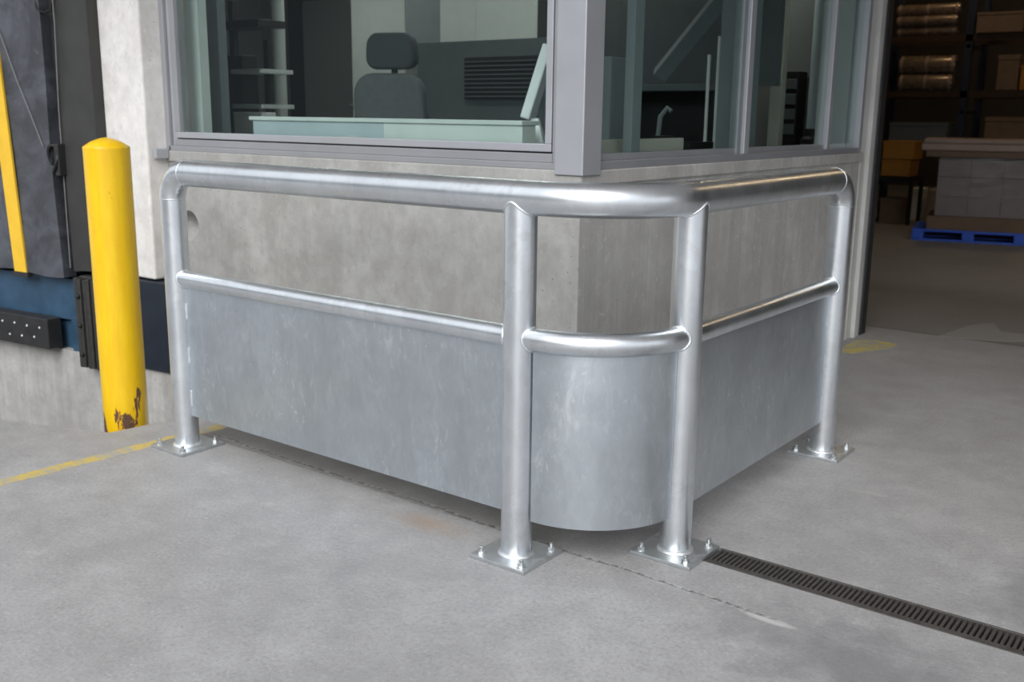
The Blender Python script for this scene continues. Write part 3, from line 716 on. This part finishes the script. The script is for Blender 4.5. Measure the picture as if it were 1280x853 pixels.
for k in range(4): B(-.095, .045, -.072, -.058, .80+k*.1, .87+k*.1).build('drawer', M_slate, dra, bevel=.003)
# unseen ceiling fill panels added to brighten the booth interior
cl = thing('ceiling_fill', 'flat unseen fill light added inside the booth', 'lamp', (-2.8, 2.5, 2.9))
B(-.62, .62, -.12, .12, 0, .05).build('fill_housing', M_white, cl, bevel=.005)
B(-.6, .6, -.1, .1, -.012, .0).build('fill_diffuser', lamp_mat('booth_fill', (1, .97, .9), 10.0), cl)
cl2 = dup(cl, None, (-4.9, 2.9, 2.9)); cl2['label'] = 'flat unseen fill light added above the shelf stand in the booth'; cl['label'] = 'flat unseen fill light added above the office chair in the booth'
cl3 = dup(cl, None, (-1.9, 3.95, 2.9)); cl3['label'] = 'flat unseen fill light added near the back wall behind the side windows'

# ================================================================== WAREHOUSE
PA = R(13)
pt = thing('blue_pallet', 'blue plastic pallet on the floor inside the gate', 'pallet', (-2.23, 10.80, 0), PA)
for k in range(5): B(0, 1.32, .02+k*.225, .20+k*.225, .115, .145).build('deck_board', M_pallet, pt, bevel=.004)
for yy in (0, .5, 1.0):
    for xx in (0, .59, 1.18): B(xx, xx+.14, yy, yy+.12, .025, .115).build('block', M_pallet, pt, bevel=.006)
    B(0, 1.32, yy, yy+.12, 0, .025).build('runner', M_pallet, pt, bevel=.004)
def wrapped():
    t = thing('carton_load', 'grey film-wrapped stack of cartons on the blue pallet', 'cartons', (-2.23+.1*math.cos(PA), 10.80+.1*math.sin(PA), .146), PA)
    B(.06, 1.28, .03, 1.05, 0, .17).build('base_tray', M_card, t, bevel=.006)
    for j in range(3):
        for i in range(3):
            B(.14+i*.375, .14+i*.375+.3735, .07, 1.0, .172+j*.245+.001, .172+(j+1)*.245-.002).build('carton', M_cardg, t, bevel=.003)
    wr = wavy(.125, 1.285, .17, .92, -.055, .006, 24, 16, .004); wr.build('stretch_wrap', M_film, t, smooth=60)
    B(-.02, 1.30, -.03, 1.08, .91, .985).build('lid_tray', M_card, t, bevel=.006)
    B(-.08, 1.36, -.06, 1.1, .987, 1.075).build('sheet_stack', M_cardp, t, bevel=.012)
    B(-.06, 1.3, -.03, 1.06, 1.076, 1.13).build('sheet_stack', M_cardp, t, bevel=.012)
    MB().tube([(.5, -.065, 1.04), (.9, -.068, 1.03), (1.3, -.065, 1.02)], .014, 8).build('film_fold', M_film, t, smooth=60)
wrapped()
# orange crates on a low stand, left of the pallet
def crate(x, y, z, sx_, sy_, sz, mat, name, label, cat, rz=0, group=None):
    t = thing(name, label, cat, (x, y, z), rz, group)
    B(-sx_/2, sx_/2, -sy_/2, sy_/2, 0, sz*.86).build('body', mat, t, bevel=.008)
    B(-sx_/2-.008, sx_/2+.008, -sy_/2-.008, sy_/2+.008, sz*.86, sz).build('lid', mat, t, bevel=.006)
    return t
stn = thing('crate_stand', 'dark steel stand holding two orange crates just inside the gate', 'stand', (-3.10, 12.9, 0))
B(-.35, .30, -.3, .3, .62, .68).build('stand_top', M_drk, stn)
for xx in (-.33, .25):
    for yy in (-.28, .23): B(xx, xx+.05, yy, yy+.05, 0, .62).build('leg', M_drk, stn)
crate(-3.08, 12.9, .69, .40, .45, .24, M_orange, 'orange_crate', 'lower orange crate resting on the dark stand', 'crate')
crate(-3.06, 12.9, .94, .44, .45, .26, M_orange, 'orange_crate', 'upper orange crate on top of the lower one', 'crate')
crate(-3.10, 12.9, 0, .32, .4, .37, M_card, 'carton', 'brown carton on the floor under the crate stand', 'box')
crate(-2.99, 13.7, .0, .15, .3, .48, M_white, 'white_canister', 'narrow white canister on the floor beside the crate stand', 'canister')
crate(-2.70, 13.6, .0, .15, .3, .48, M_beige, 'white_canister', 'narrow cream canister on the floor next to the pallet load', 'canister')
# pallet rack
rk = thing('pallet_rack', 'tall dark pallet rack at the back of the warehouse', 'rack', (-3.4, 15.1, 0))
for xx in (-.78, .62, 2.0):
    for yy in (-.5, .45): B(xx, xx+.11, yy, yy+.08, 0, 5.2).build('upright', M_rack, rk)
    for z in (.6, 1.6, 2.6, 3.6): B(xx+.03, xx+.08, -.5, .5, z, z+.05).build('cross_brace', M_rack, rk)
for z in (1.05, 1.95, 2.80, 3.6):
    for yy in (-.5, .42): B(-.7, 2.05, yy, yy+.07, z-.1, z).build('beam', M_beam, rk)
def roll(x0, x1, y, z, r, label):
    t = thing('wrapped_roll', label, 'roll', ((x0+x1)/2, y, z), 0, 'foil wrapped rolls on the rack'); h = (x1-x0)/2
    MB().tube([(-h, 0, 0), (-h+.04, 0, 0), (0, 0, 0), (h-.04, 0, 0), (h, 0, 0)], [r*.9, r, r, r, r*.9], 24).build('roll', M_roll, t, smooth=40)
    for xx in (-h*.9, 0, h*.9): MB().tube([(xx-.02, 0, 0), (xx+.02, 0, 0)], r*1.015, 24).build('strap', M_cardp, t, smooth=40)
roll(-3.88, -2.92, 14.72, 3.205, .085, 'topmost bright wrapped roll on the warehouse rack')
roll(-3.86, -2.94, 14.66, 3.035, .075, 'wrapped roll in the middle of the upper rack bay')
roll(-3.86, -2.94, 14.72, 2.882, .075, 'lowest of the three rolls in the upper rack bay')
roll(-3.76, -2.90, 14.72, 2.36, .14, 'thick wrapped roll in the lower rack bay')
roll(-3.74, -2.92, 14.70, 2.085, .13, 'thick wrapped roll resting on the lower rack beam')
crate(-2.30, 14.85, 2.81, .66, .6, .30, M_card, 'carton', 'wide brown carton on the upper right rack bay', 'box')
crate(-2.12, 14.85, 1.96, .30, .5, .52, M_card, 'carton', 'tall brown carton on the right rack bay', 'box')
crate(-1.82, 14.85, 1.96, .24, .5, .36, M_orange, 'orange_crate', 'small orange crate at the right end of the rack', 'crate')
crate(-2.05, 14.85, 1.06, .60, .6, .5, M_card, 'carton', 'brown carton low on the right rack bay', 'box')
crate(-3.35, 14.85, 1.06, .9, .6, .4, M_slate, 'grey_bin', 'dark grey bin in the lower left rack bay', 'bin')
# warm high-bay lamps hanging in the hall
LM = lamp_mat('highbay_glow', (1, .72, .40), 12)
for x, y, lb in ((-3.0, 13.2, 'warm high bay lamp above the pallet rack'), (1.5, 10.5, 'warm high bay lamp above the blue pallet'), (-1.0, 18.5, 'warm high bay lamp at the back of the warehouse')):
    t = thing('highbay_lamp', lb, 'lamp', (x, y, 5.6))
    MB().lathe([(.24, 0), (.23, .02), (.10, .20), (.06, .3), (.05, .32)], n=24).build('shade', M_drk, t, smooth=50)
    MB().lathe([(.18, .012), (.18, .018)], n=24).build('bulb', LM, t)
    MB().tube([(0, 0, .3), (0, 0, 1.4)], .01, 8).build('rod', M_drk, t)
    ld = bpy.data.lights.new('highbay_light', 'POINT'); ld.energy = 55; ld.color = (1, .72, .42); ld.shadow_soft_size = .2
    lo = bpy.data.objects.new('highbay_light', ld); COL.objects.link(lo); lo.parent = t; lo.location = (0, 0, -.1)
# unseen facade added across the yard to keep bright sky out of the glass
struct('wall_sky_blocker', B(-70, 4, -24.5, -24, 0, 9), M_slate, 'unseen dark facade added behind the viewer to darken the window reflections')
